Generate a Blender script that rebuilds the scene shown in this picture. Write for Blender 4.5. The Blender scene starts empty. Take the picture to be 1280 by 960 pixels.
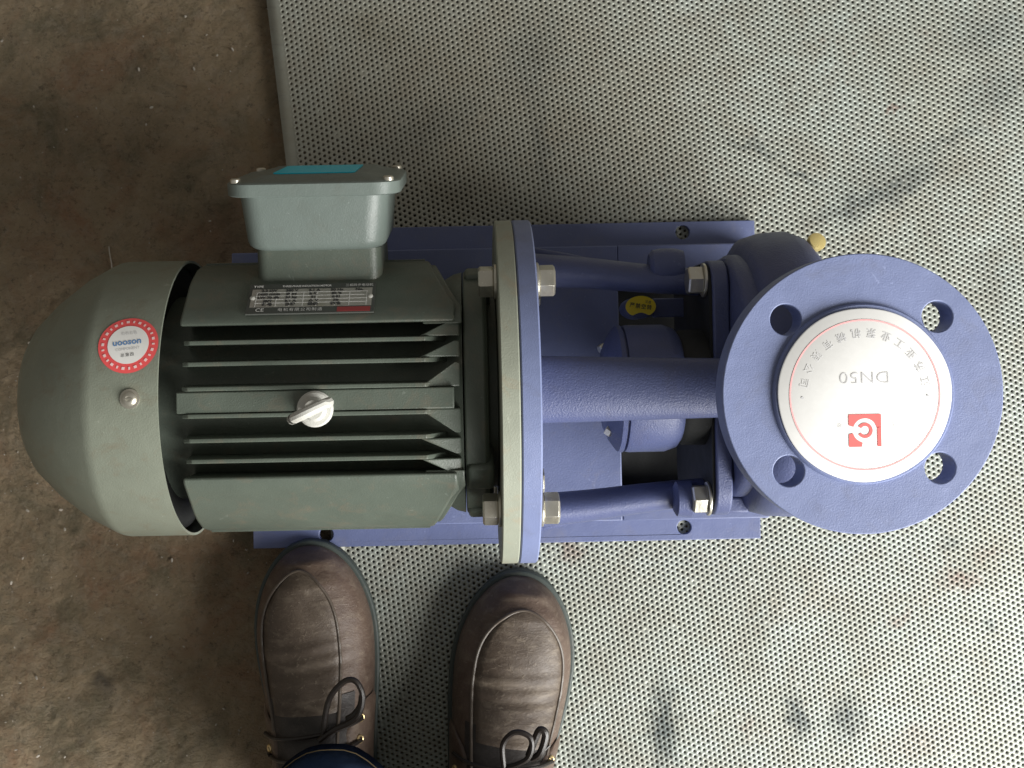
import bpy, bmesh, math, random
import numpy as np
from mathutils import Vector, Matrix, noise

R = math.radians
C = bpy.context.scene.collection
random.seed(7)

# ------------------------------------------------------------------ camera, light, exposure
CAM_H = 0.965
cam = bpy.data.cameras.new('camera')
cam.sensor_width = 36.0
cam.lens = 1354.0 / 1280.0 * 36.0
cam.shift_x = 50.0 / 1280.0
cam.shift_y = -40.0 / 1280.0
cam.clip_start = 0.01
cam.clip_end = 50
camo = bpy.data.objects.new('camera', cam)
camo.location = (0, 0, CAM_H)
C.objects.link(camo)
bpy.context.scene.camera = camo

world = bpy.data.worlds.new('World')
bpy.context.scene.world = world
world.use_nodes = True
bg = world.node_tree.nodes['Background']
bg.inputs[0].default_value = (1.0, 0.95, 0.87, 1)
bg.inputs[1].default_value = 0.165


def area_lamp(name, loc, target, size, power, col, size_y=None):
    d = bpy.data.lights.new(name, 'AREA')
    d.energy = power
    d.color = col
    d.size = size
    if size_y:
        d.shape = 'RECTANGLE'
        d.size_y = size_y
    o = bpy.data.objects.new(name, d)
    o.location = loc
    o.rotation_euler = (Vector(target) - Vector(loc)).to_track_quat('-Z', 'Y').to_euler()
    C.objects.link(o)
    return o


# the open workshop door, to the right and a little behind the person
area_lamp('doorway_light', (2.0, -1.55, 1.45), (0.0, -0.05, 0.0), 2.3, 185, (1.0, 0.985, 0.955), 2.0)

vs = bpy.context.scene.view_settings
vs.view_transform = 'Standard'
vs.look = 'None'
vs.exposure = 0.38
vs.gamma = 1.0
bpy.context.scene.cycles.filter_width = 1.5


# ------------------------------------------------------------------ materials
class NT:
    def __init__(s, name):
        s.m = bpy.data.materials.new(name)
        s.m.use_nodes = True
        s.t = s.m.node_tree
        s.b = s.t.nodes['Principled BSDF']
        s.tc = s.t.nodes.new('ShaderNodeTexCoord')

    def n(s, typ, **kw):
        nd = s.t.nodes.new(typ)
        for k, v in kw.items():
            setattr(nd, k, v)
        return nd

    def l(s, a, b):
        s.t.links.new(a, b)

    def noise(s, scale, detail=4, rough=0.6, dist=0.0, vec=None, stretch=None):
        nd = s.n('ShaderNodeTexNoise')
        nd.inputs['Scale'].default_value = scale
        nd.inputs['Detail'].default_value = detail
        nd.inputs['Roughness'].default_value = rough
        nd.inputs['Distortion'].default_value = dist
        src = vec or s.tc.outputs['Object']
        if stretch:
            mp = s.n('ShaderNodeMapping')
            mp.inputs['Scale'].default_value = stretch[0]
            mp.inputs['Rotation'].default_value = stretch[1]
            s.l(src, mp.inputs[0])
            src = mp.outputs[0]
        s.l(src, nd.inputs['Vector'])
        return nd.outputs['Fac']

    def ramp(s, fac, stops):
        nd = s.n('ShaderNodeValToRGB')
        e = nd.color_ramp.elements
        while len(e) < len(stops):
            e.new(0.5)
        for i, (p, c) in enumerate(stops):
            e[i].position = p
            e[i].color = (c, c, c, 1) if isinstance(c, (int, float)) else (*c, 1)
        s.l(fac, nd.inputs[0])
        return nd.outputs[0]

    def mix(s, fac, a, b, mode='MIX'):
        nd = s.n('ShaderNodeMix', data_type='RGBA', blend_type=mode)
        for sock, v in ((nd.inputs[0], fac), (nd.inputs[6], a), (nd.inputs[7], b)):
            if isinstance(v, (int, float)):
                sock.default_value = v
            elif isinstance(v, tuple):
                sock.default_value = (*v, 1)
            else:
                s.l(v, sock)
        return nd.outputs[2]

    def math(s, op, a, b=0.0, clamp=False):
        nd = s.n('ShaderNodeMath', operation=op, use_clamp=clamp)
        for i, v in enumerate((a, b)):
            if isinstance(v, (int, float)):
                nd.inputs[i].default_value = v
            else:
                s.l(v, nd.inputs[i])
        return nd.outputs[0]

    def spot(s, x, y, rx, ry, ang=0.0, edge=0.35, wob=None):
        """soft-edged stain on the XY plane of the object"""
        mp = s.n('ShaderNodeMapping')
        ca, sa = math.cos(-ang), math.sin(-ang)
        mp.vector_type = 'TEXTURE'
        mp.inputs['Location'].default_value = (x, y, 0)
        mp.inputs['Rotation'].default_value = (0, 0, ang)
        mp.inputs['Scale'].default_value = (rx, ry, 1e3)
        s.l(wob or s.tc.outputs['Object'], mp.inputs[0])
        ln = s.n('ShaderNodeVectorMath', operation='LENGTH')
        s.l(mp.outputs[0], ln.inputs[0])
        mr = s.n('ShaderNodeMapRange')
        mr.inputs[1].default_value = 1.0
        mr.inputs[2].default_value = edge
        s.l(ln.outputs['Value'], mr.inputs[0])
        return mr.outputs[0]

    def wobble(s, scale, amt):
        nd = s.n('ShaderNodeTexNoise')
        nd.inputs['Scale'].default_value = scale
        nd.inputs['Detail'].default_value = 5
        s.l(s.tc.outputs['Object'], nd.inputs['Vector'])
        sub = s.n('ShaderNodeVectorMath', operation='SUBTRACT')
        s.l(nd.outputs['Color'], sub.inputs[0])
        sub.inputs[1].default_value = (0.5, 0.5, 0.5)
        sc = s.n('ShaderNodeVectorMath', operation='SCALE')
        s.l(sub.outputs[0], sc.inputs[0])
        sc.inputs['Scale'].default_value = amt
        ad = s.n('ShaderNodeVectorMath', operation='ADD')
        s.l(s.tc.outputs['Object'], ad.inputs[0])
        s.l(sc.outputs[0], ad.inputs[1])
        return ad.outputs[0]

    def bump(s, height, dist, strength=1.0, prev=None):
        nd = s.n('ShaderNodeBump')
        nd.inputs['Distance'].default_value = dist
        nd.inputs['Strength'].default_value = strength
        s.l(height, nd.inputs['Height'])
        if prev:
            s.l(prev, nd.inputs['Normal'])
        return nd.outputs[0]

    def out(s, color=None, rough=0.5, metal=0.0, normal=None, spec=0.5, coat=0.0):
        b = s.b
        if isinstance(color, tuple):
            b.inputs['Base Color'].default_value = (*color, 1)
        elif color is not None:
            s.l(color, b.inputs['Base Color'])
        if isinstance(rough, (int, float)):
            b.inputs['Roughness'].default_value = rough
        else:
            s.l(rough, b.inputs['Roughness'])
        b.inputs['Metallic'].default_value = metal
        b.inputs['Specular IOR Level'].default_value = spec
        b.inputs['Coat Weight'].default_value = coat
        b.inputs['Coat Roughness'].default_value = 0.3
        if normal is not None:
            s.l(normal, b.inputs['Normal'])
        return s.m


def paint(name, col, rough=0.45, grain=900, gd=0.0002, dirt=(0.09, 0.075, 0.05), dirt_amt=0.35, wear=0.12, metal=0.0, spec=0.5):
    t = NT(name)
    lo = tuple(c * (1 - wear) for c in col)
    hi = tuple(min(1, c * (1 + wear)) for c in col)
    c = t.mix(t.noise(28, 5), lo, hi)
    d = t.ramp(t.noise(45, 8, 0.72, 0.6), [(0.52, 0.0), (0.72, dirt_amt)])
    c = t.mix(d, c, dirt)
    sp = t.ramp(t.noise(420, 2, 0.5), [(0.70, 0.0), (0.76, 0.35)])
    c = t.mix(sp, c, tuple(min(1, x * 1.6 + 0.05) for x in col))
    ch = t.ramp(t.noise(95, 4, 0.6, 0.8), [(0.70, 0.0), (0.73, 0.45)])
    c = t.mix(ch, c, tuple(min(1, x * 1.35 + 0.06) for x in col))
    r = t.math('ADD', t.math('MULTIPLY', t.noise(60, 5), 0.25), rough - 0.12)
    nrm = t.bump(t.noise(grain, 3, 0.6), gd)
    nrm = t.bump(t.noise(38, 2), 0.0006, 1.0, nrm)
    return t.out(c, r, metal, nrm, spec)


M = {}
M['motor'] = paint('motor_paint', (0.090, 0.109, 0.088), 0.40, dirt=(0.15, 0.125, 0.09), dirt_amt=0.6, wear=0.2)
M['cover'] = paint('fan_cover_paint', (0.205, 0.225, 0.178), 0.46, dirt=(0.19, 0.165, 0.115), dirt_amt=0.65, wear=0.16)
M['box'] = paint('terminal_box_paint', (0.135, 0.165, 0.150), 0.38, dirt_amt=0.15, wear=0.06)
M['mflange'] = paint('motor_flange_paint', (0.285, 0.305, 0.245), 0.5, dirt=(0.34, 0.22, 0.12), dirt_amt=0.4)
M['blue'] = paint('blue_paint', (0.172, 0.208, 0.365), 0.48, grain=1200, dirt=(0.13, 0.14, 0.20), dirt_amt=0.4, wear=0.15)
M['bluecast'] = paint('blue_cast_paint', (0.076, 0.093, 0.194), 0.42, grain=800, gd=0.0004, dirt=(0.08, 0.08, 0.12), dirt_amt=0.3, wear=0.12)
M['basepaint'] = paint('blue_base_paint', (0.112, 0.136, 0.258), 0.46, grain=700, dirt=(0.19, 0.18, 0.2), dirt_amt=0.3)
M['zinc'] = paint('zinc_plated_steel', (0.60, 0.58, 0.50), 0.32, grain=300, gd=0.0002, dirt=(0.35, 0.27, 0.15), dirt_amt=0.35, metal=0.85)
M['brass'] = paint('brass', (0.98, 0.76, 0.32), 0.28, dirt=(0.6, 0.34, 0.14), dirt_amt=0.35, metal=0.6)
M['eyelet'] = paint('eyelet_brass', (0.75, 0.58, 0.30), 0.3, dirt_amt=0.2, metal=0.8)
M['whitepaint'] = paint('pale_grey_metal', (0.50, 0.50, 0.46), 0.4, dirt=(0.45, 0.38, 0.28), dirt_amt=0.3)
M['black'] = paint('shade_black', (0.012, 0.013, 0.012), 0.7, dirt_amt=0.05)  # black that stands for shade inside the recesses


def flat(name, col, rough=0.5, spec=0.4):
    t = NT(name)
    c = t.mix(t.noise(300, 4), tuple(x * 0.93 for x in col), tuple(min(1, x * 1.05) for x in col))
    return t.out(c, rough, 0, None, spec)


M['white'] = flat('white_plastic', (0.84, 0.84, 0.82), 0.45)
M['red'] = flat('red_print', (0.78, 0.10, 0.10))
M['redline'] = flat('faded_red_print', (0.80, 0.42, 0.42))
M['redlogo'] = flat('faded_red_emblem', (0.78, 0.16, 0.15))
M['greyink'] = flat('faded_grey_ink', (0.50, 0.50, 0.51))
M['paleink'] = flat('pale_grey_ink', (0.56, 0.56, 0.56))
M['blueink'] = flat('blue_ink', (0.12, 0.25, 0.48))
M['darkink'] = flat('dark_ink', (0.05, 0.05, 0.05))
M['whiteink'] = flat('white_ink', (0.80, 0.80, 0.78))
M['stickerwhite'] = flat('sticker_white', (0.80, 0.80, 0.77))
M['pinkwhite'] = flat('pink_white_ink', (0.85, 0.62, 0.60))
M['cyan'] = flat('cyan_label', (0.01, 0.60, 0.80), 0.35)
M['yellow'] = flat('yellow_label', (0.93, 0.70, 0.04), 0.4)
M['plateface'] = paint('nameplate_metal', (0.42, 0.40, 0.36), 0.35, grain=900, dirt=(0.22, 0.20, 0.12), dirt_amt=0.5, metal=0.4)
M['platedark'] = flat('nameplate_dark', (0.075, 0.08, 0.072), 0.4)


def leather(name, col, light, dust):
    t = NT(name)
    c = t.mix(t.ramp(t.noise(22, 7, 0.7, 0.5), [(0.30, 0.0), (0.72, 1.0)]), col, light)
    # creases run across the foot
    cr = t.noise(55, 5, 0.6, 0.4, stretch=((0.6, 1.8, 1), (0, 0, 0.12)))
    c = t.mix(t.ramp(cr, [(0.52, 0.0), (0.70, 0.45)]), c, dust)
    c = t.mix(t.ramp(t.noise(380, 3), [(0.66, 0.0), (0.76, 0.4)]), c, dust)
    sc_ = t.noise(190, 5, 0.7, 1.2, stretch=((0.85, 1.3, 1), (0, 0, -0.2)))
    c = t.mix(t.ramp(sc_, [(0.58, 0.0), (0.68, 0.55)]), c, dust)
    c = t.mix(t.ramp(t.noise(34, 8, 0.75), [(0.54, 0.0), (0.70, 0.4)]), c, dust)
    nrm = t.bump(t.noise(1400, 2), 0.0002)
    nrm = t.bump(sc_, 0.0006, 0.8, nrm)
    nrm = t.bump(cr, 0.0008, 0.6, nrm)
    r = t.math('ADD', t.math('MULTIPLY', t.noise(40, 5), 0.35), 0.33)
    return t.out(c, r, 0, nrm, 0.5)


M['leather'] = leather('brown_leather', (0.046, 0.031, 0.021), (0.105, 0.078, 0.056), (0.22, 0.18, 0.135))
M['leather2'] = leather('brown_leather_sides', (0.066, 0.041, 0.030), (0.130, 0.090, 0.066), (0.22, 0.175, 0.13))
M['tongue'] = leather('black_leather', (0.016, 0.013, 0.012), (0.030, 0.024, 0.021), (0.06, 0.05, 0.045))
M['sole'] = paint('dark_rubber', (0.045, 0.058, 0.052), 0.6, dirt=(0.10, 0.09, 0.07), dirt_amt=0.4)
M['lace'] = paint('waxed_lace', (0.016, 0.012, 0.010), 0.4, dirt_amt=0.1)
M['piping'] = paint('seam_leather', (0.085, 0.066, 0.05), 0.4, dirt_amt=0.2)


def denim():
    t = NT('blue_denim')
    w = t.n('ShaderNodeTexWave')
    w.inputs['Scale'].default_value = 420
    w.inputs['Distortion'].default_value = 2
    mp = t.n('ShaderNodeMapping')
    mp.inputs['Rotation'].default_value = (0.3, 0.5, 0.7)
    t.l(t.tc.outputs['Object'], mp.inputs[0])
    t.l(mp.outputs[0], w.inputs[0])
    c = t.mix(w.outputs['Fac'], (0.010, 0.026, 0.075), (0.035, 0.075, 0.17))
    c = t.mix(t.ramp(t.noise(30, 5), [(0.45, 0.0), (0.7, 0.5)]), c, (0.06, 0.10, 0.18))
    nrm = t.bump(w.outputs['Fac'], 0.0004)
    nrm = t.bump(t.noise(25, 4), 0.004, 1.0, nrm)
    return t.out(c, 0.85, 0, nrm, 0.2)


M['denim'] = denim()
M['stitch'] = flat('ochre_thread', (0.17, 0.125, 0.06), 0.8)


def steel_sheet():
    t = NT('worn_steel_sheet')
    base = t.mix(t.ramp(t.noise(7, 6, 0.65, 0.3), [(0.3, 0.0), (0.7, 1.0)]), (0.305, 0.318, 0.272), (0.352, 0.392, 0.360))
    base = t.mix(t.ramp(t.noise(38, 6, 0.7), [(0.40, 0.0), (0.70, 0.65)]), base, (0.255, 0.245, 0.20))
    base = t.mix(t.ramp(t.noise(16, 6, 0.7, 0.8), [(0.50, 0.0), (0.68, 0.45)]), base, (0.235, 0.225, 0.185))
    base = t.mix(t.ramp(t.noise(110, 5, 0.7), [(0.58, 0.0), (0.70, 0.5)]), base, (0.21, 0.18, 0.15))
    # brown tint fading outwards over the far-left part of the sheet
    wob = t.wobble(9, 0.12)
    base = t.mix(t.math('MULTIPLY', t.spot(-0.03, 0.20, 0.30, 0.30, 0, 0.0, wob), 0.55), base, (0.30, 0.26, 0.185))
    # oil streaks (diagonal smears)
    st = t.noise(26, 6, 0.65, 0.3, stretch=((1, 5, 1), (0, 0, -0.55)))
    base = t.mix(t.ramp(st, [(0.60, 0.0), (0.75, 0.5)]), base, (0.20, 0.20, 0.19))
    w2 = t.wobble(75, 0.034)
    dark = (0.105, 0.12, 0.115)
    brown = (0.20, 0.135, 0.11)
    stains = [  # x, y, rx, ry, angle, amount, colour
        (0.171, -0.334, 0.017, 0.054, 0.05, 0.98, (0.085, 0.10, 0.095)), (0.105, -0.362, 0.024, 0.022, 0, 0.5, dark),
        (0.290, -0.325, 0.013, 0.032, 0.25, 0.8, dark), (0.334, -0.326, 0.021, 0.028, 0.0, 0.85, dark),
        (0.245, -0.335, 0.008, 0.016, 0.3, 0.3, brown),
        (0.435, -0.203, 0.026, 0.015, -0.2, 0.6, brown), (0.462, -0.178, 0.02, 0.012, 0.3, 0.35, brown),
        (0.425, -0.172, 0.014, 0.012, 0.0, 0.4, dark), (0.381, -0.239, 0.016, 0.009, 0.3, 0.45, brown),
        (0.460, -0.245, 0.007, 0.006, 0, 0.7, dark), (0.480, -0.300, 0.03, 0.02, 0, 0.28, dark),
        (0.089, -0.178, 0.012, 0.016, 0.3, 0.55, brown), (0.40, -0.345, 0.05, 0.02, 0.2, 0.3, brown),
        (0.252, 0.181, 0.032, 0.007, -0.30, 0.6, dark), (0.290, 0.158, 0.028, 0.006, -0.45, 0.65, dark),
        (0.340, 0.128, 0.060, 0.016, 0.30, 0.62, dark), (0.385, 0.150, 0.050, 0.013, 0.45, 0.6, dark), (0.36, 0.155, 0.07, 0.03, 0.4, 0.3, dark),
        (0.375, 0.216, 0.012, 0.004, 0.35, 0.75, brown), (0.430, 0.190, 0.045, 0.008, 0.35, 0.4, dark),
        (0.47, 0.235, 0.05, 0.03, 0.5, 0.4, dark), (0.46, 0.285, 0.05, 0.03, 0.2, 0.4, dark),
        (0.215, 0.125, 0.04, 0.016, 0.2, 0.4, dark), (0.055, 0.265, 0.05, 0.035, 1.3, 0.35, dark),
        (0.06, 0.19, 0.012, 0.07, 0.1, 0.35, dark), (-0.04, 0.20, 0.06, 0.03, 0.5, 0.3, dark),
        (-0.085, 0.285, 0.06, 0.02, -0.3, 0.35, (0.16, 0.14, 0.09)), (-0.01, 0.145, 0.05, 0.02, 0.2, 0.4, (0.17, 0.15, 0.11)),
        (-0.176, 0.20, 0.006, 0.013, 0.1, 0.55, dark), (0.345, 0.03, 0.03, 0.03, 0, 0.2, brown),
        (0.47, 0.06, 0.03, 0.05, 0, 0.25, dark), (0.30, -0.22, 0.05, 0.03, 0.4, 0.22, (0.34, 0.30, 0.25)),
    ]
    mott = t.ramp(t.noise(240, 5, 0.7), [(0.30, 0.35), (0.58, 1.0)])
    for x, y, rx, ry, a, amt, col in stains:
        f = t.math('MULTIPLY', t.math('MULTIPLY', t.spot(x, y, rx, ry, a, 0.15, w2), amt), mott)
        f = t.math('MINIMUM', t.math('MULTIPLY', f, 1.25), 0.95)
        base = t.mix(f, base, col)
    nrm = t.bump(t.noise(500, 4, 0.7), 0.00015)
    nrm = t.bump(t.noise(12, 2), 0.002, 0.6, nrm)
    r = t.math('ADD', t.math('MULTIPLY', t.noise(30, 6), 0.25), 0.38)
    return t.out(base, r, 0.25, nrm, 0.5)


M['sheet'] = steel_sheet()


def earth():
    t = NT('dirty_concrete')
    c = t.mix(t.ramp(t.noise(6, 8, 0.7, 0.6), [(0.32, 0.0), (0.68, 1.0)]), (0.270, 0.205, 0.125), (0.405, 0.315, 0.205))
    c = t.mix(t.ramp(t.noise(13, 6, 0.7, 0.8), [(0.48, 0.0), (0.68, 0.8)]), c, (0.31, 0.185, 0.110))
    c = t.mix(t.ramp(t.noise(17, 7, 0.72, 0.5, stretch=((1, 1, 1), (0, 0, 1.1))), [(0.47, 0.0), (0.66, 0.8)]), c, (0.165, 0.148, 0.095))
    c = t.mix(t.ramp(t.noise(70, 7, 0.75, 0.4), [(0.48, 0.0), (0.70, 0.55)]), c, (0.38, 0.32, 0.24))
    c = t.mix(t.ramp(t.noise(160, 6, 0.8), [(0.54, 0.0), (0.70, 0.75)]), c, (0.085, 0.068, 0.048))
    c = t.mix(t.ramp(t.noise(620, 3, 0.6), [(0.70, 0.0), (0.78, 0.5)]), c, (0.38, 0.35, 0.29))
    w = t.wobble(60, 0.03)
    c = t.mix(t.math('MULTIPLY', t.spot(-0.335, -0.3, 0.02, 0.014, 0.5, 0.1, w), 0.7), c, (0.05, 0.045, 0.04))
    c = t.mix(t.math('MULTIPLY', t.spot(-0.225, 0.10, 0.05, 0.045, 0.5, 0.0, w), 0.6), c, (0.20, 0.12, 0.075))
    c = t.mix(t.math('MULTIPLY', t.spot(-0.195, 0.185, 0.02, 0.04, 0.5, 0.0, w), 0.6), c, (0.26, 0.19, 0.10))
    nrm = t.bump(t.noise(480, 6, 0.8), 0.0030)
    nrm = t.bump(t.noise(95, 6, 0.62, 0.0, stretch=((1, 1.35, 1), (0, 0, -0.6))), 0.007, 0.8, nrm)
    return t.out(c, 0.8, 0, nrm, 0.25)


M['earth'] = earth()
M['chip'] = flat('pale_grit', (0.42, 0.38, 0.32), 0.7)


# ------------------------------------------------------------------ object helpers
def link(name, me, mat, parent=None, loc=None, rot=None, bev=0.0, smooth=True, ang=35):
    if smooth:
        me.shade_smooth()
        me.set_sharp_from_angle(angle=R(ang))
    if mat and not me.materials:
        me.materials.append(mat)
    o = bpy.data.objects.new(name, me)
    C.objects.link(o)
    if parent:
        o.parent = parent
    if loc:
        o.location = loc
    if rot:
        o.rotation_euler = rot
    if bev:
        b = o.modifiers.new('bevel', 'BEVEL')
        b.width = bev
        b.segments = 3
        b.limit_method = 'ANGLE'
        b.angle_limit = R(32)
        b.harden_normals = False
    return o


def fin(name, bm, mat, parent=None, **kw):
    bmesh.ops.remove_doubles(bm, verts=bm.verts, dist=1e-6)
    bmesh.ops.recalc_face_normals(bm, faces=bm.faces)
    me = bpy.data.meshes.new(name)
    bm.to_mesh(me)
    bm.free()
    return link(name, me, mat, parent, **kw)


def thing(name, label, cat, loc=(0, 0, 0), rz=0.0):
    o = bpy.data.objects.new(name, None)
    o.empty_display_size = 0.05
    C.objects.link(o)
    o.location = loc
    o.rotation_euler = (0, 0, rz)
    o['label'] = label
    o['category'] = cat
    return o


def box(bm, x0, x1, y0, y1, z0, z1, mat4=None):
    vs_ = [bm.verts.new(Vector((x, y, z))) for x in (x0, x1) for y in (y0, y1) for z in (z0, z1)]
    for f in ((0, 1, 3, 2), (4, 6, 7, 5), (0, 4, 5, 1), (2, 3, 7, 6), (0, 2, 6, 4), (1, 5, 7, 3)):
        bm.faces.new([vs_[i] for i in f])
    if mat4:
        for v in vs_:
            v.co = mat4 @ v.co
    return vs_


def lathe(bm, prof, axis='X', c=(0, 0, 0), n=72, rfun=None, cap0=True, cap1=True):
    rings = []
    for a, r in prof:
        ring = []
        for k in range(n):
            th = 2 * math.pi * k / n
            rr = r * (rfun(th) if rfun else 1)
            u, v = rr * math.cos(th), rr * math.sin(th)
            p = (a, u, v) if axis == 'X' else (u, v, a)
            ring.append(bm.verts.new((p[0] + c[0], p[1] + c[1], p[2] + c[2])))
        rings.append(ring)
    for i in range(len(rings) - 1):
        for k in range(n):
            bm.faces.new((rings[i][k], rings[i][(k + 1) % n], rings[i + 1][(k + 1) % n], rings[i + 1][k]))
    if cap0:
        bm.faces.new(rings[0])
    if cap1:
        bm.faces.new(rings[-1])
    return rings


def extrude_poly(bm, pts, f0, f1):
    """pts 2D -> f0(p) and f1(p) give 3-D points of the two caps"""
    a = [bm.verts.new(f0(p)) for p in pts]
    b = [bm.verts.new(f1(p)) for p in pts]
    bm.faces.new(a)
    bm.faces.new(b)
    n = len(pts)
    for i in range(n):
        bm.faces.new((a[i], a[(i + 1) % n], b[(i + 1) % n], b[i]))


def circle(cx, cy, r, n=40):
    return [(cx + r * math.cos(2 * math.pi * k / n), cy + r * math.sin(2 * math.pi * k / n)) for k in range(n)]


def rrect(x0, x1, y0, y1, r, n=6):
    out = []
    for cx, cy, a0 in ((x1 - r, y1 - r, 0), (x0 + r, y1 - r, 90), (x0 + r, y0 + r, 180), (x1 - r, y0 + r, 270)):
        for k in range(n + 1):
            a = R(a0 + 90 * k / n)
            out.append((cx + r * math.cos(a), cy + r * math.sin(a)))
    return out


def holed_plate(bm, outer, holes, z0, z1):
    edges = []
    for loop in [outer] + holes:
        v = [bm.verts.new((x, y, z1)) for x, y in loop]
        for i in range(len(v)):
            edges.append(bm.edges.new((v[i], v[(i + 1) % len(v)])))
    res = bmesh.ops.triangle_fill(bm, use_beauty=True, use_dissolve=False, edges=edges)
    faces = [g for g in res['geom'] if isinstance(g, bmesh.types.BMFace)]
    ex = bmesh.ops.extrude_face_region(bm, geom=faces)
    nv = [g for g in ex['geom'] if isinstance(g, bmesh.types.BMVert)]
    for v in nv:
        v.co.z = z0


def tube(bm, pts, rad, n=10, closed=False, cap=True):
    pts = [Vector(p) for p in pts]
    m = len(pts)
    rads = rad if isinstance(rad, (list, tuple)) else [rad] * m
    rings = []
    up = Vector((0, 0, 1))
    for i, p in enumerate(pts):
        if closed:
            d = (pts[(i + 1) % m] - pts[i - 1])
        else:
            d = pts[min(i + 1, m - 1)] - pts[max(i - 1, 0)]
        d.normalize()
        ref = up if abs(d.z) < 0.9 else Vector((1, 0, 0))
        s1 = d.cross(ref).normalized()
        s2 = s1.cross(d)
        rr = rads[i]
        ra, rb = rr if isinstance(rr, tuple) else (rr, rr)
        rings.append([bm.verts.new(p + s1 * ra * math.cos(2 * math.pi * k / n) + s2 * rb * math.sin(2 * math.pi * k / n)) for k in range(n)])
    rng = range(m) if closed else range(m - 1)
    for i in rng:
        a, b = rings[i], rings[(i + 1) % m]
        for k in range(n):
            bm.faces.new((a[k], a[(k + 1) % n], b[(k + 1) % n], b[k]))
    if cap and not closed:
        bm.faces.new(rings[0])
        bm.faces.new(rings[-1])


def smooth_path(pts, k=6, closed=False):
    P = [Vector(p) for p in pts]
    m = len(P)
    out = []
    for i in range(m if closed else m - 1):
        if closed:
            p0, p1, p2, p3 = P[i - 1], P[i], P[(i + 1) % m], P[(i + 2) % m]
        else:
            p0, p1, p2, p3 = P[max(i - 1, 0)], P[i], P[i + 1], P[min(i + 2, m - 1)]
        for j in range(k):
            t = j / k
            out.append(0.5 * ((2 * p1) + (p2 - p0) * t + (2 * p0 - 5 * p1 + 4 * p2 - p3) * t * t + (3 * p1 - p0 - 3 * p2 + p3) * t ** 3))
    if not closed:
        out.append(P[-1])
    return out


def lettering(body, size, fmap, mat, parent, align='CENTER', xs=1.0, space=1.0, rot=0.0, off=(0, 0), bold=0.0, name='lettering'):
    """flat print: the glyph outline (u right, v up) is laid on a surface by fmap(u, v)"""
    cu = bpy.data.curves.new(name, 'FONT')
    cu.body = body
    cu.size = size
    cu.align_x = align
    cu.align_y = 'CENTER'
    cu.space_character = space
    cu.offset = bold
    cu.resolution_u = 3
    tmp = bpy.data.objects.new('tmp', cu)
    C.objects.link(tmp)
    dg = bpy.context.evaluated_depsgraph_get()
    me = bpy.data.meshes.new_from_object(tmp.evaluated_get(dg))
    bpy.data.objects.remove(tmp)
    bpy.data.curves.remove(cu)
    me.name = name
    me.materials.clear()
    ca, sa = math.cos(rot), math.sin(rot)
    for v in me.vertices:
        u, w = v.co.x * xs, v.co.y
        v.co = fmap(off[0] + u * ca - w * sa, off[1] + u * sa + w * ca)
    return link(name, me, mat, parent, smooth=False)


# ------------------------------------------------------------------ floor
def build_floor():
    def axis(lo, hi, f0, f1, step):
        fine = np.arange(f0, f1, step)
        left = f0 - np.geomspace(step * 2, f0 - lo, 18)[::-1]
        right = f1 + np.geomspace(step * 2, hi - f1, 18)
        return np.concatenate([left, fine, right])
    xs = axis(-4, 4, -0.56, 0.0, 0.0030)
    ys = axis(-4, 4, -0.50, 0.40, 0.0034)
    nx, ny = len(xs), len(ys)
    co = np.zeros((nx * ny, 3))
    nf = noise.fractal
    i = 0
    for y in ys:
        for x in xs:
            z = -0.0145
            if -0.7 < x < 0.05 and -0.65 < y < 0.55:
                u, v = x * 0.82 + y * 0.57, -x * 0.57 + y * 0.82
                z += 0.0034 * nf(Vector((u * 9, v * 17, 0.3)), 1.0, 2.0, 4)
                z += 0.0011 * nf(Vector((u * 60, v * 95, 4.3)), 0.9, 2.1, 3)
                g = noise.noise(Vector((x * 150, y * 150, 9.0)))
                if g > 0.35:
                    z += 0.0035 * (g - 0.35)
                z = min(z, -0.0095)
            co[i] = (x, y, z)
            i += 1
    fa = []
    for b in range(ny - 1):
        r0 = b * nx
        for a in range(nx - 1):
            fa.append((r0 + a, r0 + a + 1, r0 + a + 1 + nx, r0 + a + nx))
    me = bpy.data.meshes.new('concrete_floor')
    me.from_pydata(co.tolist(), [], fa)
    o = link('concrete_floor', me, M['earth'], ang=180)
    o['kind'] = 'structure'
    # loose pale grit lying on the floor
    bm = bmesh.new()
    for k in range(420):
        x, y = random.uniform(-0.48, -0.17), random.uniform(-0.40, 0.33)
        if y > 0 and random.random() < 0.55:
            continue
        s = random.choice((0.0004, 0.0005, 0.0005, 0.0006, 0.0006, 0.0008, 0.0008, 0.0011, 0.0016))
        r = bmesh.ops.create_icosphere(bm, subdivisions=1, radius=s)
        m4 = Matrix.Translation((x, y, -0.0115)) @ Matrix.Rotation(random.random() * 6, 4, Vector((random.random(), random.random(), 1))) @ Matrix.Diagonal((1.4, 0.8, 0.7, 1))
        for v in r['verts']:
            v.co = m4 @ v.co
    bm_pts = [(-0.327, 0.095, -0.0105), (-0.326, 0.088, -0.010), (-0.3245, 0.080, -0.0098), (-0.324, 0.072, -0.0105)]
    tube(bm, smooth_path(bm_pts), 0.0006, 6)
    g = fin('floor_grit', bm, M['chip'])
    g['kind'] = 'stuff'


build_floor()


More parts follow.
